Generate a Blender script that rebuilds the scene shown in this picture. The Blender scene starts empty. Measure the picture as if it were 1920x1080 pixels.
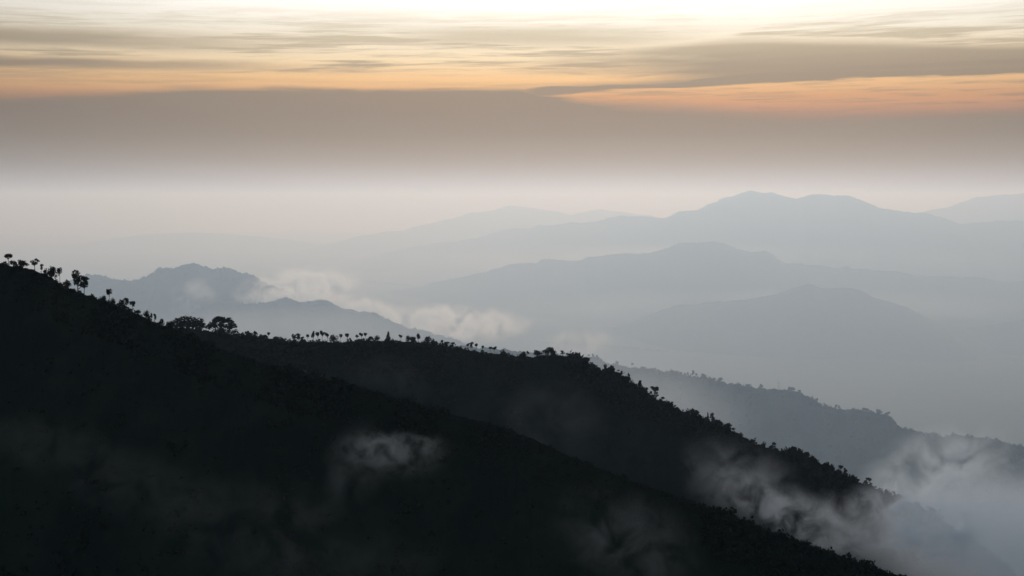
import bpy, math, random
import numpy as np
from mathutils import Vector

# ------------------------------------------------------------------ camera, world, sun, exposure
SC = bpy.context.scene
COL = SC.collection
F = 1920 * 50 / 36.0            # focal length in photograph pixels
HOR = 375.0                     # the true horizon in the photograph
PITCH = math.atan((540 - HOR) / F)

cam_d = bpy.data.cameras.new('camera')
cam_d.lens = 50; cam_d.sensor_width = 36
cam_d.clip_start = 1.0; cam_d.clip_end = 400000
cam = bpy.data.objects.new('camera', cam_d)
cam.rotation_euler = (math.pi / 2 - PITCH, 0, 0)
COL.objects.link(cam)
SC.camera = cam

SUN_EL, SUN_AZ = math.radians(11.5), math.radians(4.0)      # azimuth to the right of the view
SUN_DIR = Vector((math.sin(SUN_AZ) * math.cos(SUN_EL), math.cos(SUN_AZ) * math.cos(SUN_EL), math.sin(SUN_EL)))

HAZE_DENSITY = 3.6e-5
HAZE_ANISO = 0.50
SUN_STRENGTH = 1.21
SUN_ANGLE = 24
NISHITA = 0.078

sun_d = bpy.data.lights.new('sun', 'SUN')
sun_d.energy = SUN_STRENGTH; sun_d.angle = math.radians(SUN_ANGLE); sun_d.color = (1.0, 0.885, 0.815)
sun = bpy.data.objects.new('sun', sun_d)
sun.rotation_euler = (-SUN_DIR).to_track_quat('-Z', 'Y').to_euler()
COL.objects.link(sun)

SC.view_settings.view_transform = 'Standard'
SC.view_settings.look = 'None'
SC.view_settings.exposure = 0.0
SC.view_settings.gamma = 1.0
SC.view_settings.use_curve_mapping = False
cy = SC.cycles
cy.use_denoising = True
cy.denoiser = 'OPENIMAGEDENOISE'
cy.use_adaptive_sampling = True
cy.adaptive_threshold = 0.01
cy.max_bounces = 6; cy.diffuse_bounces = 2; cy.glossy_bounces = 1
cy.transmission_bounces = 1; cy.volume_bounces = 4; cy.transparent_max_bounces = 24
cy.caustics_reflective = False; cy.caustics_refractive = False


# --- tiny expression builder for shader maths
class X:
    tree = None
    def __init__(s, sock): s.s = sock
    @staticmethod
    def op(o, *a, clamp=False):
        n = X.tree.nodes.new('ShaderNodeMath'); n.operation = o; n.use_clamp = clamp
        for i, v in enumerate(a):
            if isinstance(v, X): X.tree.links.new(v.s, n.inputs[i])
            else: n.inputs[i].default_value = v
        return X(n.outputs[0])
    def __add__(s, o): return X.op('ADD', s, o)
    __radd__ = __add__
    def __sub__(s, o): return X.op('SUBTRACT', s, o)
    def __rsub__(s, o): return X.op('SUBTRACT', o, s)
    def __mul__(s, o): return X.op('MULTIPLY', s, o)
    __rmul__ = __mul__
    def __truediv__(s, o): return X.op('DIVIDE', s, o)
    def clamp(s): return X.op('ADD', s, 0.0, clamp=True)


def sstep(v, a, b, lo=0.0, hi=1.0):
    n = X.tree.nodes.new('ShaderNodeMapRange'); n.interpolation_type = 'SMOOTHSTEP'
    X.tree.links.new(v.s, n.inputs['Value'])
    if a > b: a, b, lo, hi = b, a, hi, lo
    n.inputs['From Min'].default_value = a; n.inputs['From Max'].default_value = b
    n.inputs['To Min'].default_value = lo; n.inputs['To Max'].default_value = hi
    return X(n.outputs[0])


def curve(v, pts, x0, x1, y0, y1):
    """piecewise curve of v, points in real units"""
    n = X.tree.nodes.new('ShaderNodeFloatCurve')
    c = n.mapping.curves[0]
    P = [((x - x0) / (x1 - x0), (y - y0) / (y1 - y0)) for x, y in pts]
    while len(c.points) < len(P): c.points.new(0.5, 0.5)
    for p, (a, b) in zip(c.points, P): p.location = (a, b); p.handle_type = 'AUTO_CLAMPED'
    n.mapping.update()
    t = ((v - x0) / (x1 - x0)).clamp()
    X.tree.links.new(t.s, n.inputs['Value'])
    return X(n.outputs[0]) * (y1 - y0) + y0


def vec(x, y, z=0.0):
    n = X.tree.nodes.new('ShaderNodeCombineXYZ')
    for i, v in enumerate((x, y, z)):
        if isinstance(v, X): X.tree.links.new(v.s, n.inputs[i])
        else: n.inputs[i].default_value = v
    return n.outputs[0]


def noise(v, scale, detail=3.0, rough=0.5, dist=0.0):
    n = X.tree.nodes.new('ShaderNodeTexNoise')
    n.inputs['Scale'].default_value = scale; n.inputs['Detail'].default_value = detail
    n.inputs['Roughness'].default_value = rough; n.inputs['Distortion'].default_value = dist
    X.tree.links.new(v, n.inputs['Vector'])
    return X(n.outputs[0])


def cmix(f, a, b):
    n = X.tree.nodes.new('ShaderNodeMix'); n.data_type = 'RGBA'
    if isinstance(f, X): X.tree.links.new(f.s, n.inputs[0])
    else: n.inputs[0].default_value = f
    for k, v in ((6, a), (7, b)):
        if isinstance(v, tuple): n.inputs[k].default_value = (*v, 1)
        else: X.tree.links.new(v, n.inputs[k])
    return n.outputs[2]


def cscale(c, f):
    n = X.tree.nodes.new('ShaderNodeVectorMath'); n.operation = 'SCALE'
    X.tree.links.new(c, n.inputs[0]); X.tree.links.new(f.s, n.inputs['Scale'])
    return n.outputs[0]


def ramp(v, pts):
    n = X.tree.nodes.new('ShaderNodeValToRGB'); e = n.color_ramp.elements
    while len(e) < len(pts): e.new(0.5)
    for q, (p, c) in zip(e, pts): q.position = p; q.color = (*c, 1)
    X.tree.links.new(v.s, n.inputs[0])
    return n.outputs[0]


def srgb(r, g, b, k=1.0):
    f = lambda c: ((c / 255 + 0.055) / 1.055) ** 2.4 if c > 10 else c / 255 / 12.92
    return (f(r) * k, f(g) * k, f(b) * k)


# --- world: low sun behind streaks of stratus, the clear dusk sky everywhere else
W = bpy.data.worlds.new('World'); SC.world = W; W.use_nodes = True
X.tree = W.node_tree; X.tree.nodes.clear()
tc = X.tree.nodes.new('ShaderNodeTexCoord')
sx = X.tree.nodes.new('ShaderNodeSeparateXYZ'); X.tree.links.new(tc.outputs['Generated'], sx.inputs[0])
dx, dy, dz = X(sx.outputs[0]), X(sx.outputs[1]), X(sx.outputs[2])
az = X.op('ARCTAN2', dx, dy)                        # radians right of the view
el = X.op('ARCSINE', dz)
U = az * 57.2958                                    # degrees
V = el * 57.2958
A = lambda px: math.degrees(math.atan((px - 960) / F))     # photograph column -> azimuth
E = lambda py: math.degrees(math.atan((HOR - py) / F))     # photograph row -> elevation
dt = X.tree.nodes.new('ShaderNodeVectorMath'); dt.operation = 'DOT_PRODUCT'
X.tree.links.new(tc.outputs['Generated'], dt.inputs[0]); dt.inputs[1].default_value = SUN_DIR
ang = X.op('ARCCOSINE', X(dt.outputs['Value'])) * 57.2958   # degrees from the sun

warp = (noise(vec(U * 0.10, V * 0.9), 1.0, 4, 0.55) - 0.5)
fine = (noise(vec(U * 0.24, V * 3.4 - U * 0.06, 7.0), 1.0, 6, 0.62, 0.5) - 0.5)
Vw = V + warp * 0.5 + fine * 0.24

Vb = V + warp * 0.20 + fine * 0.40
def band(edge, soft, v=None):   # 1 below the edge curve
    c = curve(U, [(A(x), E(y)) for x, y in edge], -26, 26, -2, 12)
    return sstep((c - (v or Vw)) / soft, -0.5, 0.5)

# clear sky glow by elevation
glow = ramp((V / 14).clamp(), [
    (0.00, srgb(186, 124, 84)), (E(222) / 14, srgb(188, 120, 56)), (E(185) / 14, srgb(212, 150, 80)),
    (E(150) / 14, srgb(244, 194, 124)), (E(115) / 14, srgb(246, 219, 174)), (E(60) / 14, srgb(250, 240, 220)),
    (E(0) / 14, srgb(255, 252, 246, 1.2)), (1.0, srgb(255, 250, 240, 1.3))])
cloudc = ramp((V / 14).clamp(), [
    (0.0, srgb(200, 176, 154)), (E(350) / 14, srgb(182, 152, 122)), (E(325) / 14, srgb(166, 135, 92)), (E(300) / 14, srgb(152, 118, 60)), (E(255) / 14, srgb(138, 105, 46)),
    (E(215) / 14, srgb(138, 108, 66)), (E(130) / 14, srgb(150, 128, 98)),
    (E(60) / 14, srgb(196, 178, 144)), (E(0) / 14, srgb(222, 206, 176)), (1.0, srgb(225, 210, 186))])

bank_soft = curve(U, [(A(x), y) for x, y in ((-300, .75), (0, .7), (250, .45), (400, .34), (980, .26), (1080, .35), (1300, .9), (1920, .8), (2200, .8))], -26, 26, 0, 1)
bank = band([(-300, 192), (0, 190), (250, 179), (360, 172), (660, 170), (960, 167), (1030, 180), (1110, 192),
             (1220, 201), (1400, 211), (1600, 216), (1920, 214), (2200, 215)], bank_soft, Vb)
# the dark upper band on the right, above the orange strip
b2_lo = band([(-300, 150), (900, 160), (1000, 180), (1200, 171), (1500, 159), (1700, 154), (1920, 153), (2200, 153)], 0.12, Vb)
b2_up = band([(-300, 140), (850, 140), (1000, 112), (1200, 92), (1400, 78), (1600, 88), (1920, 101), (2200, 100)], 0.6)
b2 = b2_up * (1 - b2_lo) * sstep(U + fine * 9.0 + warp * 5.0, A(880), A(1330))
# the bright streak that cuts into it
st = sstep(X.op('ABSOLUTE', V + fine * 0.26 - E(150)), 0.27, 0.04) * sstep(U + fine * 6.0, A(1390), A(1050)) * sstep(U, A(150), A(700))
# loose streaks of the upper left and everything higher up
lo1 = sstep(X.op('ABSOLUTE', Vw - E(88)), 0.6, 0.08) * sstep(U + fine * 8.0, A(700), A(150))
lo2 = sstep(X.op('ABSOLUTE', Vw - E(133)), 0.36, 0.05) * sstep(U + fine * 8.0, A(800), A(60))
lo3 = sstep(X.op('ABSOLUTE', Vw - E(72)), 0.75, 0.08) * sstep(U + fine * 8.0, A(560), A(950)) * sstep(U + fine * 8.0, A(1500), A(1000))
s1 = noise(vec(U * 0.085, V * 1.5 - U * 0.02, 3.0), 1.0, 5, 0.6, 0.7)
s2 = noise(vec(U * 0.26, V * 6.5 - U * 0.08, 9.0), 1.0, 7, 0.66, 0.4)
gen = sstep(s1 * 0.55 + s2 * 0.45, 0.44, 0.60) * sstep(V, E(10), E(80), 0.16, 0.75) * sstep(V, E(165), E(125), 0.35, 1.0)
cover = X.op('MAXIMUM', gen, X.op('MAXIMUM', lo1 * 0.9, X.op('MAXIMUM', lo2 * 0.85, lo3 * 0.7)))
cover = X.op('MAXIMUM', cover, b2 * (0.78 + s1 * 0.25))
cover = cover * (1 - st * 0.95)
strip = b2_lo * sstep(U, A(980), A(1150))           # inside the strip only thin streaks
cover = cover * (1 - strip * 0.7)
cover = X.op('MAXIMUM', cover, strip * sstep(s2, 0.46, 0.66) * 0.55)
# the dark sliver between the bright streak and the orange strip
b3_up = band([(-300, 172), (930, 172), (1000, 166), (1120, 162), (1240, 157), (1330, 149), (1450, 140), (2200, 140)], 0.10, Vb)
cover = X.op('MAXIMUM', cover, b3_up * (1 - b2_lo) * sstep(U, A(930), A(1010)) * 0.95)
cover = X.op('MAXIMUM', cover, bank)
sky_c = cmix(cover.clamp(), glow, cloudc)
near = sstep(ang, 4, 40, 1.14, 0.42)                # light scattered forward fades away from the sun
sky_c = cscale(sky_c, near)
bg_c = X.tree.nodes.new('ShaderNodeBackground'); X.tree.links.new(sky_c, bg_c.inputs[0]); bg_c.inputs[1].default_value = 1.0
nis = X.tree.nodes.new('ShaderNodeTexSky'); nis.sky_type = 'NISHITA'; nis.sun_disc = False
nis.sun_elevation = SUN_EL; nis.sun_rotation = SUN_AZ; nis.altitude = 1800; nis.air_density = 1.2; nis.dust_density = 2.0; nis.ozone_density = 2.0
bg_n = X.tree.nodes.new('ShaderNodeBackground'); X.tree.links.new(nis.outputs[0], bg_n.inputs[0]); bg_n.inputs[1].default_value = NISHITA
mx = X.tree.nodes.new('ShaderNodeMixShader')
wgt = sstep(ang, 58, 24) * sstep(V, -20, -2)
X.tree.links.new(wgt.s, mx.inputs[0]); X.tree.links.new(bg_n.outputs[0], mx.inputs[1]); X.tree.links.new(bg_c.outputs[0], mx.inputs[2])
wo = X.tree.nodes.new('ShaderNodeOutputWorld'); X.tree.links.new(mx.outputs[0], wo.inputs[0])


# ------------------------------------------------------------------ helpers
RNG = np.random.default_rng(11)

def at(px, py, depth):
    """world point that stands `depth` metres ahead, seen at that place of the photograph (camera at the origin)"""
    c, s = math.cos(PITCH), math.sin(PITCH)
    x, y, z = (px - 960) / F, c + (540 - py) / F * s, -s + (540 - py) / F * c
    k = depth / y
    return np.array((x * k, depth, z * k))

def vnoise1(x, seed):
    r = np.random.default_rng(seed).uniform(-1, 1, 4096)
    i = np.floor(x).astype(int); f = x - i; f = f * f * (3 - 2 * f)
    return r[i % 4096] * (1 - f) + r[(i + 1) % 4096] * f

def fbm1(x, seed, octs=4, gain=0.55):
    s, a, k = 0, 1, 1
    for o in range(octs):
        s = s + a * vnoise1(x * k, seed + o); a *= gain; k *= 2.03
    return s

def vnoise2(x, y, seed):
    r = np.random.default_rng(seed).uniform(-1, 1, (256, 256))
    i = np.floor(x).astype(int); j = np.floor(y).astype(int)
    f = x - i; g = y - j; f = f * f * (3 - 2 * f); g = g * g * (3 - 2 * g)
    i %= 256; j %= 256; i1 = (i + 1) % 256; j1 = (j + 1) % 256
    return (r[i, j] * (1 - f) + r[i1, j] * f) * (1 - g) + (r[i, j1] * (1 - f) + r[i1, j1] * f) * g

def fbm2(x, y, seed, octs=5, gain=0.5):
    s, a, k = 0, 1, 1
    for o in range(octs):
        s = s + a * vnoise2(x * k + 17 * o, y * k + 31 * o, seed + o); a *= gain; k *= 2.07
    return s

def mesh_np(name, verts, faces, smooth=False):
    """faces: (n,3) or (n,4) array"""
    me = bpy.data.meshes.new(name)
    n, k = faces.shape
    me.vertices.add(len(verts)); me.vertices.foreach_set('co', np.asarray(verts, np.float32).ravel())
    me.loops.add(n * k); me.loops.foreach_set('vertex_index', faces.astype(np.int32).ravel())
    me.polygons.add(n); me.polygons.foreach_set('loop_start', np.arange(0, n * k, k, dtype=np.int32))
    me.polygons.foreach_set('use_smooth', np.full(n, smooth))
    me.update(calc_edges=True); me.validate()
    return me

def link(name, data, mat=None, parent=None, label=None, cat=None, group=None, kind=None):
    o = bpy.data.objects.new(name, data); COL.objects.link(o)
    if mat is not None and data is not None and not data.materials: data.materials.append(mat)
    if parent is not None: o.parent = parent
    for k, v in (('label', label), ('category', cat), ('group', group), ('kind', kind)):
        if v: o[k] = v
    return o

def surf_mat(name, ca, cb, scale, rough=0.9):
    m = bpy.data.materials.new(name); m.use_nodes = True
    X.tree = m.node_tree; b = X.tree.nodes['Principled BSDF']
    t = X.tree.nodes.new('ShaderNodeTexCoord')
    n = noise(t.outputs['Object'], scale, 6, 0.6)
    c = cmix(sstep(n, 0.35, 0.65), ca, cb)
    X.tree.links.new(c, b.inputs['Base Color'])
    b.inputs['Roughness'].default_value = rough; b.inputs['Specular IOR Level'].default_value = 0.15
    return m

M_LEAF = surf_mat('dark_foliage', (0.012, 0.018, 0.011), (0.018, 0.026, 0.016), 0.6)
M_BARK = surf_mat('bark', (0.030, 0.024, 0.018), (0.055, 0.044, 0.034), 3.0)
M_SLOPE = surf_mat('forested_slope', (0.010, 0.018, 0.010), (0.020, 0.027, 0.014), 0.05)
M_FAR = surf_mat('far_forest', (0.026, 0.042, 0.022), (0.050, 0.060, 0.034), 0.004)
M_STEEL = surf_mat('galvanised_steel', (0.25, 0.26, 0.27), (0.32, 0.33, 0.34), 1.0, 0.5)


# ------------------------------------------------------------------ the ground and the hills
FLOOR = -3850.0
WIDE = 1.67                     # the far country beyond the dark ridges
def ground_z(r):
    return np.maximum(-170 - 0.36 * r, FLOOR)

def build_ground():
    na, rings = 128, np.concatenate(([0.0], np.geomspace(60, 169000, 92)))
    a = np.linspace(0, 2 * np.pi, na, endpoint=False)
    R, T = np.meshgrid(rings, a, indexing='ij')
    Xg, Yg = R * np.cos(T), R * np.sin(T)
    Z = ground_z(R) + fbm2(Xg / 1500 + 50, Yg / 1500 + 50, 5) * np.minimum(R * 0.03, 90)
    Z = np.maximum(Z, FLOOR - 60)
    v = np.stack((Xg, Yg, Z), -1).reshape(-1, 3)
    i, j = np.meshgrid(np.arange(len(rings) - 1), np.arange(na), indexing='ij')
    j1 = (j + 1) % na
    f = np.stack((i * na + j, (i + 1) * na + j, (i + 1) * na + j1, i * na + j1), -1).reshape(-1, 4)
    link('ground', mesh_np('ground', v, f, True), M_FAR, label='valley floor and lower slopes lost in the haze below the ridges', cat='ground', kind='structure')
build_ground()

HILLS = {}
def hill(name, label, cat, pts, depth, base, front, back, rough, seed, mat, step=2.0, wave=26.0, rows=34, gully=0.12, octs=5, sink=0.0):
    """a ridge: crest line, a long front slope cut by gullies and a back slope, standing at its own distance.
    pts: crest (column, row) of the photograph; depth: [(column, metres)]; rough: crest unevenness in photograph pixels"""
    p = np.array(pts, float); d = np.array(depth, float)
    if d[0, 1] > 2000: d[:, 1] *= WIDE; front *= WIDE; back *= WIDE
    xs = np.arange(p[0, 0], p[-1, 0] + step, step)
    ys = np.interp(xs, p[:, 0], p[:, 1])
    k = max(1, int((8 if d[0, 1] > 20000 else 14) / step)) | 1                       # round the corners of the traced line
    ker = np.hanning(k + 2)[1:-1]; ker /= ker.sum()
    ys = np.convolve(np.pad(ys, k // 2, mode='edge'), ker, 'valid')
    ysm = ys + sink
    ys = ysm - fbm1(xs / wave + 100, seed, octs, 0.6) * rough
    ds = np.interp(xs, d[:, 0], d[:, 1])
    crest = np.array([at(a, b, c) for a, b, c in zip(xs, ys, ds)])
    n = len(xs)
    s = np.concatenate((-(np.linspace(1, 0, rows)[:-1] ** 1.6), [0], np.linspace(0, 1, rows // 2)[1:] ** 1.5))
    S, I = np.meshgrid(s, np.arange(n), indexing='ij')
    csm = np.array([at(a, b, c) for a, b, c in zip(xs, ysm, ds)])
    kk = np.exp(-np.abs(S) * 25)[..., None]              # the fine unevenness belongs to the crest alone
    C = crest[I] * kk + csm[I] * (1 - kk)
    L = np.where(S < 0, front, back)
    Xh = C[..., 0]; Yh = C[..., 1] + S * L
    H = C[..., 2] - base
    g = fbm2(Xh / (front * 0.45) + 40, Yh / (front * 0.3) + 40, seed + 50, 5, 0.52)
    env = np.abs(S) * (1 - np.abs(S)) * 4
    prof = 1 - np.abs(S) ** 0.93
    Z = base + H * prof + np.where(S < 0, g * gully, g * gully) * env * np.maximum(H, 0) * 0.35
    lim = C[..., 2] - np.abs(S) * L * 0.16               # nothing on the slope may overtop the crest line
    Z = np.minimum(Z, np.where(np.abs(S) > 0, lim, C[..., 2]))
    Z[0] = base - 5; Z[-1] = base - 5
    v = np.stack((Xh, Yh, Z), -1).reshape(-1, 3)
    m = len(s)
    i, j = np.meshgrid(np.arange(m - 1), np.arange(n - 1), indexing='ij')
    f = np.stack((i * n + j, i * n + j + 1, (i + 1) * n + j + 1, (i + 1) * n + j), -1).reshape(-1, 4)
    o = link(name, mesh_np(name, v, f, True), mat, label=label, cat=cat, kind='structure')
    HILLS[name] = dict(xs=xs, ys=ys, ds=ds, crest=crest, V=np.stack((Xh, Yh, Z), -1), s=s)
    return o

# farthest first
hill('far_mountain', 'palest low mountain at the far right edge behind the highest peak', 'mountain',
     [(1560, 440), (1650, 412), (1740, 396), (1790, 385), (1830, 370), (1880, 365), (1920, 362), (2000, 356), (2100, 362), (2200, 380)],
     [(1560, 49500), (2200, 49500)], FLOOR, 4500, 4500, 1.2, 1, M_FAR, step=3)
hill('faint_mountain', 'faint pale mountain left of the highest peak, with a low pointed top', 'mountain',
     [(560, 470), (640, 452), (680, 441), (750, 432), (800, 421), (840, 412), (880, 400), (920, 396), (955, 385), (1000, 390), (1040, 394),
      (1070, 403), (1130, 392), (1180, 399), (1250, 410), (1350, 425), (1450, 450)],
     [(560, 62000), (1450, 62000)], FLOOR, 4500, 4500, 1.3, 2, M_FAR, step=3)
hill('faint_upland', 'barely visible low upland in the pale haze at the left', 'mountain',
     [(-200, 478), (60, 470), (180, 452), (290, 438), (380, 435), (500, 445), (600, 458), (700, 475), (800, 500)],
     [(-200, 68000), (800, 68000)], FLOOR, 4200, 4200, 1.0, 3, M_FAR, step=3)
hill('high_mountain', 'pale grey mountain with the highest rounded double summit', 'mountain',
     [(560, 530), (650, 492), (760, 466), (860, 451), (900, 446), (940, 431), (1000, 426), (1040, 421), (1120, 415), (1160, 406), (1200, 407), (1245, 409),
      (1275, 396), (1310, 393), (1345, 378), (1375, 366), (1400, 359), (1420, 360), (1440, 360), (1465, 367), (1490, 373), (1510, 368), (1525, 364), (1560, 367),
      (1590, 368), (1620, 378), (1650, 390), (1690, 396), (1740, 400), (1770, 410), (1800, 421), (1850, 417), (1920, 413), (2000, 412), (2150, 425)],
     [(560, 54000), (900, 47000), (1250, 38500), (2150, 37000)], FLOOR, 4200, 4200, 1.5, 4, M_FAR, step=2)
hill('hazy_upland', 'very faint low ridge between the left cloud and the middle mountain', 'mountain',
     [(480, 545), (560, 528), (620, 506), (700, 488), (770, 476), (830, 480), (900, 491), (1000, 512), (1100, 540)],
     [(480, 52000), (1100, 52000)], FLOOR, 3600, 3600, 1.0, 5, M_FAR, step=3)
hill('middle_mountain', 'grey mountain with a rounded summit below the highest peak', 'mountain',
     [(520, 610), (620, 570), (720, 548), (830, 527), (900, 512), (960, 497), (1005, 494), (1015, 485), (1060, 487), (1090, 490), (1100, 484), (1150, 477), (1220, 476),
      (1245, 466), (1280, 456), (1300, 453), (1320, 454), (1340, 452), (1370, 460), (1400, 471), (1440, 474), (1470, 492), (1530, 499), (1620, 505),
      (1720, 515), (1920, 528), (2150, 540)],
     [(520, 40000), (900, 32000), (1250, 28500), (2150, 28500)], FLOOR, 3400, 3400, 1.7, 6, M_FAR, step=2)
hill('valley_mountain', 'mid grey mountain rising from the haze on the right', 'mountain',
     [(1000, 690), (1070, 660), (1130, 632), (1200, 597), (1260, 575), (1330, 567), (1400, 562), (1440, 556), (1465, 547), (1490, 538), (1515, 531), (1545, 540),
      (1575, 540), (1600, 541), (1650, 560), (1700, 576), (1730, 592), (1765, 607), (1810, 614), (1860, 610), (1920, 597), (1990, 580), (2150, 560)],
     [(1000, 26000), (1400, 23000), (2150, 23000)], FLOOR, 2600, 2600, 1.6, 7, M_FAR, step=2)
hill('wooded_hill', 'small grey wooded hill behind drifting cloud at the left', 'hill',
     [(60, 560), (120, 530), (165, 514), (190, 519), (215, 527), (245, 528), (270, 521), (290, 513), (300, 505), (325, 502), (343, 496), (352, 493), (364, 494), (380, 497),
      (400, 505), (420, 503), (440, 509), (475, 517), (500, 530), (530, 545), (570, 566), (640, 600), (720, 640)],
     [(60, 17500), (720, 17500)], FLOOR, 2300, 2300, 2.2, 8, M_FAR, step=1.5, wave=14)
hill('low_hill', 'grey blue flat topped hill just above the middle ridge trees', 'hill',
     [(250, 660), (320, 612), (365, 583), (385, 573), (410, 567), (480, 570), (520, 563), (545, 561), (575, 567), (600, 565), (616, 563), (628, 572), (645, 580),
      (680, 585), (705, 588), (722, 598), (745, 608), (760, 616), (800, 624), (830, 630), (860, 640), (920, 668), (1000, 705)],
     [(250, 16000), (1000, 16000)], FLOOR, 2000, 2000, 1.8, 9, M_FAR, step=1.5, wave=12)
hill('blue_ridge', 'blue grey wooded ridge running down to the right beyond the dark ridges', 'ridge',
     [(820, 640), (940, 652), (1040, 661), (1100, 668), (1150, 680), (1230, 693), (1300, 704), (1330, 707), (1380, 720), (1430, 726), (1490, 729), (1510, 738),
      (1545, 760), (1600, 766), (1645, 770), (1665, 777), (1690, 797), (1730, 811), (1780, 815), (1840, 818), (1880, 828), (1920, 838), (2000, 862), (2150, 910), (2300, 960)],
     [(820, 7400), (1500, 6900), (2300, 6200)], FLOOR, 1500, 1600, 2.0, 10, M_FAR, step=1.2, wave=12, rows=44, sink=3)
hill('dark_ridge', 'nearly black middle ridge lined with round crowned trees', 'ridge',
     [(-260, 585), (0, 590), (150, 596), (260, 604), (320, 609), (380, 615), (440, 624), (500, 632), (550, 638), (620, 637), (700, 635), (770, 637), (830, 644), (900, 656),
      (960, 663), (1000, 664), (1040, 659), (1075, 668), (1100, 681), (1130, 696), (1170, 714), (1190, 724), (1210, 739), (1240, 751), (1260, 766),
      (1300, 775), (1340, 792), (1370, 810), (1400, 824), (1450, 840), (1500, 855), (1560, 878), (1600, 895), (1640, 914), (1690, 934), (1745, 958),
      (1790, 986), (1850, 1030), (1920, 1085), (2050, 1190), (2200, 1300)],
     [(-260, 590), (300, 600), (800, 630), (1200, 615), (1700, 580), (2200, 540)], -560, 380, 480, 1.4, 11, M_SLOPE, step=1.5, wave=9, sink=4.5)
hill('dark_spur', 'dark spur below the middle ridge, its foot in drifting mist', 'ridge',
     [(1260, 990), (1330, 925), (1390, 893), (1430, 882), (1485, 872), (1530, 893), (1570, 915), (1610, 941), (1660, 985), (1720, 1040), (1800, 1120), (1900, 1230)],
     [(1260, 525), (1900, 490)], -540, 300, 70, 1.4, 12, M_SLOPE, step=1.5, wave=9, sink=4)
hill('near_hillside', 'black nearest hillside falling from the upper left to the lower right', 'hillside',
     [(-400, 440), (-200, 462), (0, 490), (40, 495), (80, 508), (120, 532), (160, 547), (205, 563), (250, 580), (300, 604), (350, 622), (420, 652), (500, 678),
      (600, 704), (700, 728), (770, 752), (860, 776), (930, 792), (1000, 818), (1060, 846), (1120, 872), (1200, 901), (1290, 934), (1360, 962), (1420, 985),
      (1500, 1012), (1570, 1036), (1640, 1058), (1700, 1082), (1800, 1130), (2000, 1230), (2200, 1330)],
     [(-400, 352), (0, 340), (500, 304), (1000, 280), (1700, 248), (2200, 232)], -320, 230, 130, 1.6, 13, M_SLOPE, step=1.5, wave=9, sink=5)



def on_hill(hl, px):
    """crest point of a hill at a column of the photograph"""
    h = HILLS[hl]
    return np.array([np.interp(px, h['xs'], h['crest'][:, k]) for k in range(3)]), np.interp(px, h['xs'], h['ys'])


# ------------------------------------------------------------------ undergrowth that nobody could count
def leaf_quads(centres, size, rng, flat=0.0):
    """one quad per centre, each turned at random"""
    n = len(centres)
    a = rng.normal(size=(n, 3)); a /= np.linalg.norm(a, axis=1)[:, None]
    b = rng.normal(size=(n, 3)); b -= a * (a * b).sum(1)[:, None]; b /= np.linalg.norm(b, axis=1)[:, None]
    sz = (size * rng.uniform(0.6, 1.3, n))[:, None]
    a = a * sz; b = b * sz * rng.uniform(0.55, 1.0, n)[:, None]
    v = np.stack((centres - a * 0.5, centres + b * 0.5, centres + a * 0.5, centres - b * 0.5), 1).reshape(-1, 3)
    f = np.arange(4 * n).reshape(-1, 4)
    return v, f

def shrubs(pos, rad, per, rng, tall=1.0):
    """ragged shrub clumps at the given points"""
    n = len(pos)
    d = rng.normal(size=(n, per, 3)); d /= np.linalg.norm(d, axis=2)[..., None]
    d[..., 2] = np.abs(d[..., 2]) * 1.15 - 0.25
    r = rad[:, None, None] * rng.uniform(0.45, 1.0, (n, per, 1))
    lump = 1 + 0.35 * np.sin(d[..., :1] * 4 + rng.uniform(0, 6, (n, 1, 1))) * np.cos(d[..., 1:2] * 3 + rng.uniform(0, 6, (n, 1, 1)))
    c = pos[:, None, :] + d * r * lump * np.array((1, 1, tall))
    return leaf_quads(c.reshape(-1, 3), np.repeat(rad, per) * 0.62, rng)

def cover(name, label, hl, n_crest, n_slope, rmin, rmax, per, smax, seed, x0=-120, x1=2040, spread=0.02, tall=1.0):
    h = HILLS[hl]; rng = np.random.default_rng(seed)
    if h['ds'][0] > 2000: rmin *= WIDE; rmax *= WIDE
    V, sv = h['V'], h['s']
    rows = len(sv); mid = int(np.argmin(np.abs(sv)))
    cols = np.where((h['xs'] > x0) & (h['xs'] < x1))[0]
    def sample(n, lo, hi, power):
        c = rng.uniform(cols[0], cols[-1] - 1, n); t = lo + (hi - lo) * rng.uniform(0, 1, n) ** power
        ri = np.interp(t, sv, np.arange(rows))
        i0 = np.floor(ri).astype(int).clip(0, rows - 2); j0 = np.floor(c).astype(int)
        fi = (ri - i0)[:, None]; fj = (c - j0)[:, None]
        return (V[i0, j0] * (1 - fi) + V[i0 + 1, j0] * fi) * (1 - fj) + (V[i0, j0 + 1] * (1 - fi) + V[i0 + 1, j0 + 1] * fi) * fj
    p1 = sample(n_crest, 0.0, -spread, 1.3); p2 = sample(n_slope, 0.0, -smax, 1.0)
    clump = 0.72 + 0.75 * np.clip(fbm1(np.concatenate((p1, p2))[:, 0] / (rmax * 9) + 60, seed, 3) + 0.45, 0, 1.4)
    P = np.concatenate((p1, p2))
    R_ = (rmin + (rmax - rmin) * rng.uniform(0, 1, len(P)) ** 2.2) * clump
    v, f = shrubs(P, R_, per, rng, tall)
    link(name, mesh_np(name, v, f), M_LEAF, label=label, cat='undergrowth', kind='stuff')

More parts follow.
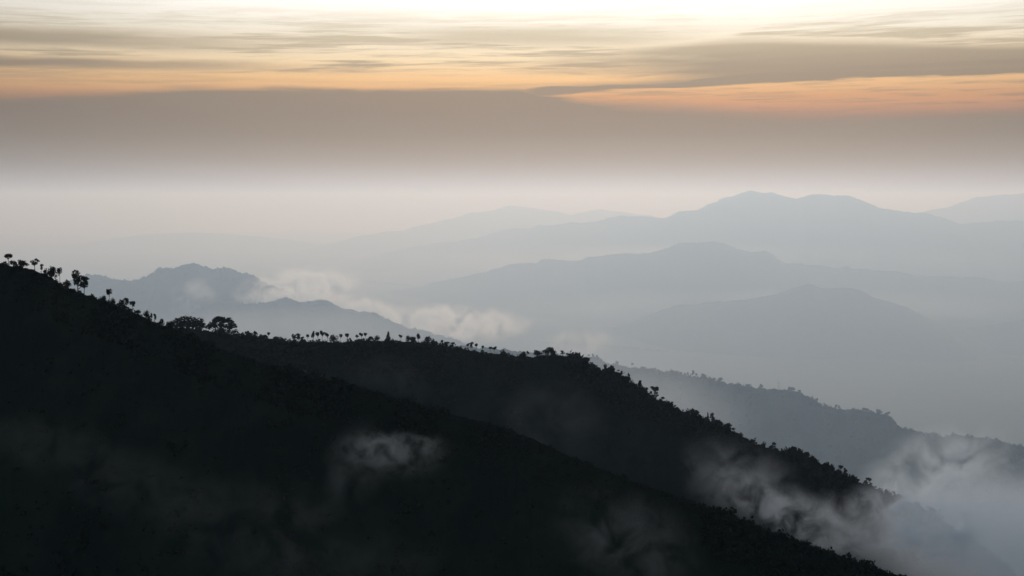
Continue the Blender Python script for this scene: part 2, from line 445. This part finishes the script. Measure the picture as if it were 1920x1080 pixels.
cover('undergrowth', 'black scrub and bushes covering the nearest hillside', 'near_hillside', 3600, 6500, 0.34, 1.1, 26, 0.42, 101)
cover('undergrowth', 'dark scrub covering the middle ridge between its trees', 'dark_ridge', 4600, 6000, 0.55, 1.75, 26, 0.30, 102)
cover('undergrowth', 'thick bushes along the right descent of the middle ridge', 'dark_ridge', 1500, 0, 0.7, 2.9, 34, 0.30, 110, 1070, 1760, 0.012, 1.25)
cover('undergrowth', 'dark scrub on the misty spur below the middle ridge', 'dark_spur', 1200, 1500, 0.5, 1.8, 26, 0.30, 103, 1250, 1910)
cover('woodland', 'hazy woodland along the blue grey ridge', 'blue_ridge', 3800, 5000, 3.0, 11.5, 16, 0.30, 104, 1000, 2040)
cover('woodland', 'hazy woodland on top of the small hill behind the drifting cloud', 'wooded_hill', 2600, 900, 6.0, 19.0, 14, 0.12, 105, 100, 640)
cover('woodland', 'hazy woodland on top of the flat topped hill', 'low_hill', 2800, 900, 6.0, 18.0, 14, 0.12, 106, 330, 960)
cover('woodland', 'faint woodland on the shoulder of the rounded middle mountain', 'middle_mountain', 1500, 0, 8.0, 20.0, 10, 0.1, 107, 900, 1700)
cover('woodland', 'faint woodland on the shoulders of the highest mountain', 'high_mountain', 1600, 0, 9.0, 24.0, 10, 0.1, 108, 900, 1960)


# ------------------------------------------------------------------ trees
def tube(path, radii, sides=6):
    path = np.asarray(path, float); v = []; f = []
    for i, (p, r) in enumerate(zip(path, radii)):
        t = path[min(i + 1, len(path) - 1)] - path[max(i - 1, 0)]; t /= np.linalg.norm(t) + 1e-9
        a = np.cross(t, (0.3, 1, 0.1)); a /= np.linalg.norm(a); b = np.cross(t, a)
        for k in range(sides):
            w = 2 * math.pi * k / sides
            v.append(p + (a * math.cos(w) + b * math.sin(w)) * r)
    for i in range(len(path) - 1):
        for k in range(sides):
            k1 = (k + 1) % sides
            f.append((i * sides + k, i * sides + k1, (i + 1) * sides + k1, (i + 1) * sides + k))
    return np.array(v), np.array(f)

def join(parts):
    V, Fc, o = [], [], 0
    for v, f in parts:
        V.append(v); Fc.append(f + o); o += len(v)
    return np.concatenate(V), np.concatenate(Fc)

# lobes: (x, y, z, radius across, radius up) in a unit tree of height 1 and crown width 1
def lobes_of(kind, rng):
    u = rng.uniform
    if kind == 'round':
        L = [(0, 0, 0.76, 0.36, 0.20)] + [(u(-.24, .24), u(-.24, .24), u(.66, .86), u(.2, .28), u(.11, .15)) for _ in range(5)]; bare = 0.48
    elif kind == 'tall':
        L = [(u(-.14, .14), u(-.14, .14), z, u(.26, .38), u(.10, .13)) for z in (.52, .64, .76, .88)] + [(u(-.3, .3), u(-.3, .3), u(.55, .8), .2, .1) for _ in range(3)]; bare = 0.34
    elif kind == 'bush':
        L = [(u(-.28, .28), u(-.28, .28), u(.2, .66), u(.2, .34), u(.2, .32)) for _ in range(10)]; bare = 0.12
    elif kind == 'lobed':
        L = [(-.16, .05, .86, .30, .13), (.26, -.05, .66, .25, .13), (-.08, .1, .60, .30, .12), (.05, -.1, .44, .34, .13), (.3, .1, .34, .2, .09), (-.28, 0, .74, .18, .09)]; bare = 0.22
    elif kind == 'flat':
        L = [(u(-.34, .34), u(-.3, .3), u(.80, .93), u(.14, .22), u(.06, .09)) for _ in range(7)] + [(.12, 0, .58, .2, .09), (.22, 0, .4, .16, .08)]; bare = 0.5
    elif kind == 'spreading':
        L = []
        for a in np.linspace(0.05, 0.95, 11):
            w = math.pi * a
            L.append((-.42 * math.cos(w), u(-.3, .3), .34 + .50 * math.sin(w), u(.09, .14), u(.10, .16)))
        L += [(u(-.3, .3), u(-.3, .3), u(.35, .65), .1, .1) for _ in range(6)] + [(u(-.4, .4), u(-.3, .3), .18, .2, .18) for _ in range(4)]; bare = 0.1
    elif kind == 'dome':
        L = [(x, u(-.3, .3), .50 * (1 - (x * 1.9) ** 2) + .14, u(.15, .2), u(.26, .36)) for x in np.linspace(-.42, .42, 13)] + [(x, u(-.2, .2), .2, .16, .28) for x in np.linspace(-.4, .4, 8)]; bare = 0.1
    else:   # cone
        L = [(u(-.05, .05), u(-.05, .05), z, .46 * (1 - z) ** .8 + .06, .11) for z in (.22, .36, .5, .64, .78, .9)]; bare = 0.15
    return L, bare

PROTO = {}
def proto(kind, k):
    if (kind, k) in PROTO: return PROTO[(kind, k)]
    rng = np.random.default_rng(sum(map(ord, kind)) * 7 + k)
    L, bare = lobes_of(kind, rng)
    if kind in ('round', 'tall', 'bush'):             # no two crowns alike
        L = [(x + rng.normal(0, .07), y + rng.normal(0, .07), z + rng.normal(0, .03), ra * rng.uniform(.65, 1.25), rz * rng.uniform(.65, 1.2)) for x, y, z, ra, rz in L]
    C, S_ = [], []
    for (x, y, z, ra, rz) in L:
        n = int(46 + 420 * ra * ra)
        d = rng.normal(size=(n, 3)); d /= np.linalg.norm(d, axis=1)[:, None]
        d *= rng.uniform(0.25, 1.0, (n, 1)) ** 0.45
        c = np.array((x, y, z)) + d * np.array((ra, ra, rz)); c[:, 2] = np.minimum(c[:, 2], 1.0)
        C.append(c); S_.append(np.full(n, 0.10 + 0.05 * ra))
    C = np.concatenate(C); S_ = np.concatenate(S_)
    cv, cf = leaf_quads(C, S_, rng)
    lean = rng.uniform(-.06, .06, 2)
    top = max(l[2] for l in L) * 0.9
    zz = np.linspace(-0.06, top, 7)
    path = [(lean[0] * z + .015 * math.sin(9 * z + k), lean[1] * z, z) for z in zz]
    parts = [tube(path, np.linspace(.045, .012, 7))]
    for (x, y, z, ra, rz) in L[:7]:
        z0 = max(bare * 0.7, z - 0.26)
        p0 = np.array((lean[0] * z0, lean[1] * z0, z0)); p1 = np.array((x, y, z))
        m = (p0 + p1) / 2 + np.array((0, 0, -.03))
        parts.append(tube([p0, m, p1], [.024, .017, .006], 5))
    tv, tf = join(parts)
    PROTO[(kind, k)] = (mesh_np('trunk', tv, tf, True), mesh_np('crown', cv, cf))
    return PROTO[(kind, k)]

COUNT = [0]
def tree(name, label, hl, px, top, wide, kind, group, mat=M_LEAF, setback=0.0, parts=True, cat='tree'):
    """stands on a hill's crest; `top` is the row of its tip and `wide` the crown's width, in photograph pixels"""
    base, row = on_hill(hl, px)
    k = base[1] / F
    h = max((row - top) * k, wide * k * 0.5)
    COUNT[0] += 1
    tm, cm = proto(kind, COUNT[0] % 5)
    o = link(name, None, label=label, cat=cat, group=group)
    o.location = (base[0], base[1] - setback * k, base[2] - 0.04 * h)
    wide *= 1.08; h *= 1.02
    o.scale = (wide * k, wide * k, h)
    o.rotation_euler = (0, 0, 0 if kind in ('lobed', 'dome', 'spreading', 'flat') else COUNT[0] * 2.4)
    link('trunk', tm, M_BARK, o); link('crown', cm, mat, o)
    return o

ORD = ['first', 'second', 'third', 'fourth', 'fifth', 'sixth', 'seventh', 'eighth', 'ninth', 'tenth', 'eleventh', 'twelfth']
def row_of(hl, where, group, items, name='tree'):
    """neighbours in one run of a ridge; items: (column, tip row, crown width, kind)"""
    look = dict(round='round crowned tree', tall='tall slim tree', bush='bushy tree', cone='pointed tree', lobed='lobed tree', flat='flat topped tree')
    for i, (px, top, w, kind) in enumerate(items):
        if len(items) == 1: lab = f'lone {look[kind]} {where}'
        elif i == len(items) - 1: lab = f'rightmost {look[kind]} {where}'
        elif i == 0: lab = f'leftmost {look[kind]} {where}'
        else: lab = f'{look[kind]}, {ORD[i]} from left {where}'
        tree(name, lab, hl, px, top, w, kind, group)

GA, GB, GC = 'trees on the nearest hillside crest', 'trees along the dark middle ridge', 'trees on the hazy blue ridge'
N, D = 'near_hillside', 'dark_ridge'
tree('round_tree', 'small round crowned tree alone on the skyline at the far left edge', N, 16, 473, 15, 'round', GA)
tree('shrub', 'low bush just right of the leftmost skyline tree', N, 25, 484, 12, 'bush', GA, cat='shrub')
tree('bushy_tree', 'wide low bushy tree on the near crest, second clump from the left', N, 42, 484, 21, 'bush', GA)
tree('bushy_tree', 'taller bushy tree ending the left skyline clump', N, 65, 484, 15, 'tall', GA)
tree('shrub', 'small pointed bush in the notch right of the left skyline clump', N, 78, 494, 7, 'tall', GA, cat='shrub')
tree('bushy_tree', 'broad dense bushy tree midway down the left skyline', N, 95, 496, 24, 'bush', GA)
tree('round_tree', 'small round tree beside the broad dense bushy tree on the left skyline', N, 112, 500, 11, 'round', GA)
tree('shrub', 'low bush left of the tall lobed tree on the near crest', N, 126, 521, 11, 'bush', GA, cat='shrub')
tree('lobed_tree', 'tall tree with separate leafy lobes standing out on the left skyline', N, 146, 505, 23, 'lobed', GA)
tree('lobed_tree', 'rounder tree touching the tall lobed tree on its right', N, 158, 516, 17, 'tall', GA)
tree('shrub', 'low bush between the lobed pair and the lollipop tree', N, 193, 552, 11, 'bush', GA, cat='shrub')
tree('round_tree', 'lone lollipop tree with a bare trunk and oval crown on the left skyline', N, 205, 540, 13, 'round', GA)
tree('shrub', 'low round bush at the foot of the lollipop tree', N, 211, 556, 8, 'bush', GA, cat='shrub')
tree('bushy_tree', 'squat tree leaning on a taller oval one, right of the lollipop tree', N, 227, 560, 11, 'bush', GA)
tree('round_tree', 'taller oval tree of the touching pair right of the lollipop tree', N, 236, 557, 11, 'tall', GA)
tree('round_tree', 'small umbrella shaped tree with a bare trunk right of the oval pair', N, 249, 562, 13, 'round', GA)
tree('shrub', 'low bush downhill of the small umbrella shaped tree', N, 258, 578, 10, 'bush', GA, cat='shrub')
tree('bushy_tree', 'bushy tree on the near crest where the slope starts to flatten', N, 273, 579, 10, 'bush', GA)
row_of(N, 'where the near crest meets the middle ridge', GA, [(284, 586, 6, 'tall'), (290, 587, 6, 'tall'), (303, 595, 10, 'bush'), (318, 596, 12, 'bush')])
tree('thicket', 'wide dome shaped thicket at the left end of the middle ridge', D, 352, 594, 54, 'dome', GB, cat='thicket')
tree('spreading_tree', 'broad spreading tree with sky showing through its crown', D, 416, 591, 48, 'spreading', GB)
row_of(D, 'between the spreading tree and the slim trees', GB, [(478, 623, 10, 'bush'), (489, 625, 9, 'bush'), (504, 622, 7, 'round'), (515, 629, 12, 'bush')])
row_of(D, 'in the row of slim trees left of centre', GB, [(551, 625, 8, 'tall'), (559, 624, 10, 'tall'), (577, 625, 6, 'round'), (588, 619, 7, 'tall'), (596, 621, 9, 'round'), (604, 618, 10, 'round'), (614, 622, 8, 'round'), (626, 625, 17, 'bush'), (639, 625, 7, 'round'), (651, 624, 10, 'round')])
row_of(D, 'in the gapped row before the pointed tree', GB, [(669, 626, 6, 'round'), (678, 622, 8, 'round'), (685, 622, 7, 'round'), (695, 627, 10, 'bush'), (708, 626, 9, 'bush')])
row_of(D, 'rising above the scrub near the ridge centre', GB, [(728, 621, 11, 'cone')])
row_of(D, 'just right of the pointed tree', GB, [(752, 626, 7, 'round'), (766, 627, 10, 'bush'), (775, 627, 10, 'bush'), (784, 625, 9, 'tall'), (802, 629, 12, 'bush'), (812, 633, 10, 'bush')])
row_of(D, 'in the three umbrella trees past centre', GB, [(829, 636, 6, 'round'), (839, 640, 9, 'round'), (849, 641, 9, 'round')])
row_of(D, 'in the lollipop trees past the umbrella trio', GB, [(877, 642, 6, 'round'), (885, 640, 8, 'tall'), (893, 642, 6, 'round'), (905, 647, 6, 'round'), (919, 649, 8, 'round'), (927, 648, 8, 'round'), (945, 654, 12, 'bush')])
row_of(D, 'on the hump at mid ridge', GB, [(981, 657, 12, 'bush'), (989, 657, 6, 'tall'), (1007, 654, 17, 'bush'), (1026, 649, 18, 'bush'), (1038, 652, 15, 'bush'), (1055, 657, 9, 'tall'), (1064, 661, 8, 'tall'), (1073, 661, 11, 'bush')])
row_of(D, 'on the slope below the hump', GB, [(1096, 668, 16, 'bush'), (1112, 678, 14, 'bush'), (1136, 683, 9, 'tall'), (1147, 694, 7, 'tall'), (1155, 696, 10, 'round'), (1176, 704, 12, 'bush'), (1185, 711, 11, 'bush')])
tree('flat_topped_tree', 'lone flat topped tree standing out on the right slope of the middle ridge', D, 1227, 724, 19, 'flat', GB)
row_of(D, 'below the flat topped tree', GB, [(1266, 760, 14, 'bush'), (1295, 763, 12, 'bush'), (1309, 769, 6, 'round'), (1327, 772, 7, 'cone'), (1336, 774, 9, 'tall'), (1345, 782, 11, 'bush'), (1365, 793, 15, 'tall')])
row_of(D, 'above the drifting mist', GB, [(1411, 822, 8, 'bush'), (1431, 827, 10, 'bush'), (1451, 827, 8, 'round'), (1485, 841, 10, 'round'), (1511, 850, 8, 'tall'), (1526, 852, 11, 'bush')])
row_of(D, 'where the ridge sinks into mist', GB, [(1548, 865, 9, 'bush'), (1560, 867, 9, 'bush'), (1576, 871, 10, 'round'), (1584, 877, 8, 'tall'), (1601, 889, 9, 'bush'), (1630, 893, 11, 'round'), (1663, 915, 10, 'bush'), (1685, 922, 20, 'bush')])
row_of('blue_ridge', 'at the upper end of the blue ridge', GC, [(1104, 664, 6, 'round'), (1112, 663, 6, 'tall'), (1120, 665, 5, 'tall'), (1157, 675, 6, 'bush'), (1185, 680, 7, 'round'), (1207, 686, 10, 'bush'), (1227, 689, 7, 'round'), (1259, 691, 9, 'bush')])
row_of('blue_ridge', 'along the middle of the blue ridge', GC, [(1299, 694, 6, 'tall'), (1305, 699, 5, 'tall'), (1321, 698, 11, 'bush'), (1350, 707, 9, 'bush'), (1385, 716, 9, 'bush'), (1427, 719, 8, 'bush'), (1484, 722, 12, 'bush'), (1500, 730, 8, 'bush')])
row_of('blue_ridge', 'on the lower blue ridge', GC, [(1531, 746, 6, 'tall'), (1568, 758, 6, 'tall'), (1573, 760, 5, 'tall'), (1623, 762, 12, 'bush'), (1648, 765, 13, 'bush'), (1664, 771, 9, 'bush')])

# a thin mast with a cross arm on the blue ridge
def build_mast():
    b, row = on_hill('blue_ridge', 1460)
    k = b[1] / F; h = (row - 715) * k
    o = link('mast', None, label='thin mast with a cross arm on the crest of the blue ridge', cat='mast')
    o.location = (b[0], b[1], b[2] - 1)
    w = h * 0.09
    legs = [tube([(sx_ * w, sy_ * w, 0), (sx_ * w * .25, sy_ * w * .25, h)], [.5, .3], 4) for sx_ in (-1, 1) for sy_ in (-1, 1)]
    br = []
    for i in range(6):
        z0, z1 = h * i / 6, h * (i + 1) / 6
        w0, w1 = w * (1 - .75 * i / 6), w * (1 - .75 * (i + 1) / 6)
        for sy_ in (-1, 1):
            br.append(tube([(-w0, sy_ * w0, z0), (w1, sy_ * w1, z1)], [.22, .22], 4)); br.append(tube([(w0, sy_ * w0, z0), (-w1, sy_ * w1, z1)], [.22, .22], 4))
    for l in legs: link('leg', mesh_np('leg', *l), M_STEEL, o)
    link('bracing', mesh_np('bracing', *join(br)), M_STEEL, o)
    for z, hw in ((.93, .30), (.78, .22)):
        link('cross_arm', mesh_np('cross_arm', *tube([(-hw * h, 0, z * h), (0, 0, z * h + .3), (hw * h, 0, z * h)], [.25, .7, .25], 4)), M_STEEL, o)
build_mast()


# ------------------------------------------------------------------ air: one even haze over the whole country
def build_haze():
    b, top, x = FLOOR - 70, 620.0, 170000.0
    v = np.array([(sx_ * x, sy_ * x, z) for z in (b, top) for sx_, sy_ in ((-1, -1), (1, -1), (1, 1), (-1, 1))])
    f = np.array([(3, 2, 1, 0), (4, 5, 6, 7), (0, 1, 5, 4), (1, 2, 6, 5), (2, 3, 7, 6), (3, 0, 4, 7)])
    m = bpy.data.materials.new('haze'); m.use_nodes = True
    t = m.node_tree; t.nodes.clear()
    pv = t.nodes.new('ShaderNodeVolumePrincipled'); out = t.nodes.new('ShaderNodeOutputMaterial')
    pv.inputs['Density'].default_value = HAZE_DENSITY
    pv.inputs['Density Attribute'].default_value = ''
    pv.inputs['Color'].default_value = (0.58, 0.775, 1.0, 1)
    pv.inputs['Absorption Color'].default_value = (1, 1, 1, 1)      # fine droplets: they scatter blue a little more, absorb nothing
    pv.inputs['Anisotropy'].default_value = HAZE_ANISO
    t.links.new(pv.outputs[0], out.inputs['Volume'])
    link('haze', mesh_np('haze', v, f), m, label='pale even haze filling the air over the valleys and ridges', cat='haze', kind='stuff')
build_haze()

# ------------------------------------------------------------------ drifting mist and low cloud, each bank a volume of its own
def ball():
    n, m = 24, 14
    v = [(0, 0, 1.0)]
    for i in range(1, m):
        for j in range(n):
            a, b = math.pi * i / m, 2 * math.pi * j / n
            v.append((math.sin(a) * math.cos(b), math.sin(a) * math.sin(b), math.cos(a)))
    v.append((0, 0, -1.0))
    f = [(0, 1 + j, 1 + (j + 1) % n) for j in range(n)]
    for i in range(m - 2):
        for j in range(n):
            p, q = 1 + i * n + j, 1 + i * n + (j + 1) % n
            f += [(p, p + n, q + n), (p, q + n, q)]
    e = len(v) - 1; o = 1 + (m - 2) * n
    f += [(o + j, e, o + (j + 1) % n) for j in range(n)]
    return mesh_np('mist', np.array(v), np.array(f))
BALL = ball()
MIST_K = 1.0

def mist(label, px, py, depth, w, h, tau, thick=None, tilt=0.0, freq=1.0, thr=0.50, soft=0.26, topbias=0.0, seed=0, g=0.15):
    """w, h: full size in photograph pixels; tau: about how much it hides at its core"""
    if depth > 2000: depth *= WIDE
    k = depth / F
    sx_, sz_ = w * k / 2, h * k / 2
    sy_ = (thick or h * k * 0.9) / 2
    me = BALL.copy(); me.name = 'mist'
    m = bpy.data.materials.new('mist'); m.use_nodes = True
    X.tree = m.node_tree; X.tree.nodes.clear()
    tcn = X.tree.nodes.new('ShaderNodeTexCoord')
    ln = X.tree.nodes.new('ShaderNodeVectorMath'); ln.operation = 'LENGTH'; X.tree.links.new(tcn.outputs['Object'], ln.inputs[0])
    r = X(ln.outputs['Value'])
    sp = X.tree.nodes.new('ShaderNodeSeparateXYZ'); X.tree.links.new(tcn.outputs['Object'], sp.inputs[0])
    ox, oy, oz = X(sp.outputs[0]), X(sp.outputs[1]), X(sp.outputs[2])
    asp = sx_ / sz_
    n1 = noise(vec(ox * asp + seed * 7.3, oy * (sy_ / sz_) + 3.1, oz + seed * 1.7), freq, 7, 0.62, 0.45)
    fall = sstep(r, 1.0, 0.3)
    d = sstep(n1, thr - soft * 0.5, thr + soft * 0.6) * fall
    if topbias: d = d * sstep(oz, -0.9, 0.35, 1 - topbias, 1.0) * sstep(oz + (n1 - 0.5) * 1.6, 0.55, 0.30)   # ragged, crisper upper rim
    d = d * (tau / (2 * sy_ * 0.42) * MIST_K)
    pv = X.tree.nodes.new('ShaderNodeVolumePrincipled'); out = X.tree.nodes.new('ShaderNodeOutputMaterial')
    pv.inputs['Density Attribute'].default_value = ''
    pv.inputs['Color'].default_value = (0.88, 0.945, 1.0, 1); pv.inputs['Anisotropy'].default_value = g
    X.tree.links.new(d.s, pv.inputs['Density']); X.tree.links.new(pv.outputs[0], out.inputs['Volume'])
    o = link('mist', me, m, label=label, cat='mist', kind='stuff')
    o.location = at(px, py, depth); o.scale = (sx_, sy_, sz_); o.rotation_euler = (0, math.radians(tilt), 0)
    return o

# low clouds behind the middle ridge
mist('white cloud pouring over the gap between the two small left hills', 556, 548, 16700, 290, 110, 2.4, thick=700, tilt=-8, g=0.7, soft=0.18, freq=1.5, seed=31)
mist('small puff of cloud in front of the wooded left hill', 364, 556, 16600, 130, 84, 0.9, tilt=-20, g=0.68, soft=0.2, freq=1.1, seed=32)
mist('low cloud lying along the valley behind the middle ridge', 845, 606, 16900, 360, 84, 2.2, thick=700, tilt=2, freq=1.3, g=0.7, soft=0.18, seed=33)
mist('cloud running down the right flank of the flat topped hill', 690, 582, 16900, 220, 60, 1.8, tilt=14, g=0.68, soft=0.2, seed=17)
mist('faint puff of cloud above the middle ridge hump', 1085, 640, 16700, 200, 70, 0.35, g=0.68, soft=0.22, seed=4)
mist('soft pale mist in the valley before the flat topped hill', 560, 625, 13500, 900, 130, 0.5, soft=0.9, thr=0.4, freq=0.4, g=0.5, seed=23)
mist('pale mist lying in the valley behind the middle mountain', 1350, 492, 33500, 1500, 90, 0.7, soft=0.9, thr=0.4, freq=0.35, g=0.62, seed=51)
mist('pale mist lying in the valley behind the right hand mountain', 1420, 585, 25800, 1300, 110, 0.6, soft=0.9, thr=0.4, freq=0.35, g=0.6, seed=52)
# valley mist between the dark ridges and the blue ridge
mist('soft mist in the valley below the upper blue ridge', 1190, 745, 3600, 560, 200, 0.6, soft=0.8, thr=0.4, freq=0.5, tilt=14, g=0.4, seed=5)
mist('tall mist plume rising from the valley at the right', 1775, 895, 1000, 400, 230, 1.6, thick=36, tilt=-14, freq=1.5, soft=0.2, g=0.3, seed=36)
mist('thick mist bank filling the valley at the lower right corner', 1880, 1010, 780, 800, 320, 1.2, soft=0.5, thr=0.45, freq=1.0, g=0.25, seed=7)
mist('mist drifting across the foot of the middle ridge', 1870, 1030, 440, 680, 350, 2.3, thick=34, tilt=10, freq=0.6, soft=0.9, thr=0.42, seed=38)
mist('torn mist climbing the end of the middle ridge', 1720, 985, 430, 360, 180, 1.1, thick=8, tilt=12, freq=1.8, soft=0.2, seed=39)
mist('mist streaming down the gully between the near hillside and the spur', 1490, 968, 430, 420, 130, 0.5, thick=8, tilt=28, freq=1.6, soft=0.22, seed=9)
mist('thin veil of mist on the slope above the spur', 1395, 905, 460, 320, 190, 0.18, thick=9, tilt=25, freq=1.8, seed=10)
mist('upright tongue of mist at the foot of the spur', 1560, 985, 440, 140, 160, 0.35, thick=14, tilt=-12, freq=1.2, seed=20)
mist('thin mist behind the near crest below the hump', 1040, 790, 430, 260, 200, 0.05, thick=20, seed=11)
mist('faint wisp high on the middle ridge slope', 725, 702, 450, 220, 100, 0.02, thick=14, tilt=15, seed=12)
# wisps in front of the near hillside
mist('bright torn wisp of mist before the black hillside', 735, 845, 232, 260, 150, 0.20, thick=3, freq=1.9, soft=0.24, thr=0.47, topbias=0.85, seed=43)
mist('dim left tail hanging from the bright torn wisp', 668, 870, 232, 150, 220, 0.05, thick=5, tilt=22, freq=1.3, seed=21)
mist('dim mist patch low on the near hillside at the left', 245, 905, 212, 600, 190, 0.018, thick=4, tilt=20, freq=1.5, soft=0.24, seed=14)
mist('faint mist patch at the left edge of the near hillside', 50, 825, 222, 360, 150, 0.014, thick=4, freq=1.5, soft=0.24, seed=15)
mist('broad dim mist in the hollow at the bottom of the near hillside', 500, 1000, 200, 600, 280, 0.026, thick=5, tilt=8, freq=1.6, soft=0.24, seed=16)
mist('thin mist veil at the bottom below the bright wisp', 700, 1050, 196, 420, 140, 0.014, thick=7, freq=1.1, soft=0.3, seed=18)
mist('torn mist rising at the bottom right of the near hillside', 1175, 1010, 196, 360, 230, 0.058, thick=4, tilt=24, freq=1.9, soft=0.22, seed=19)
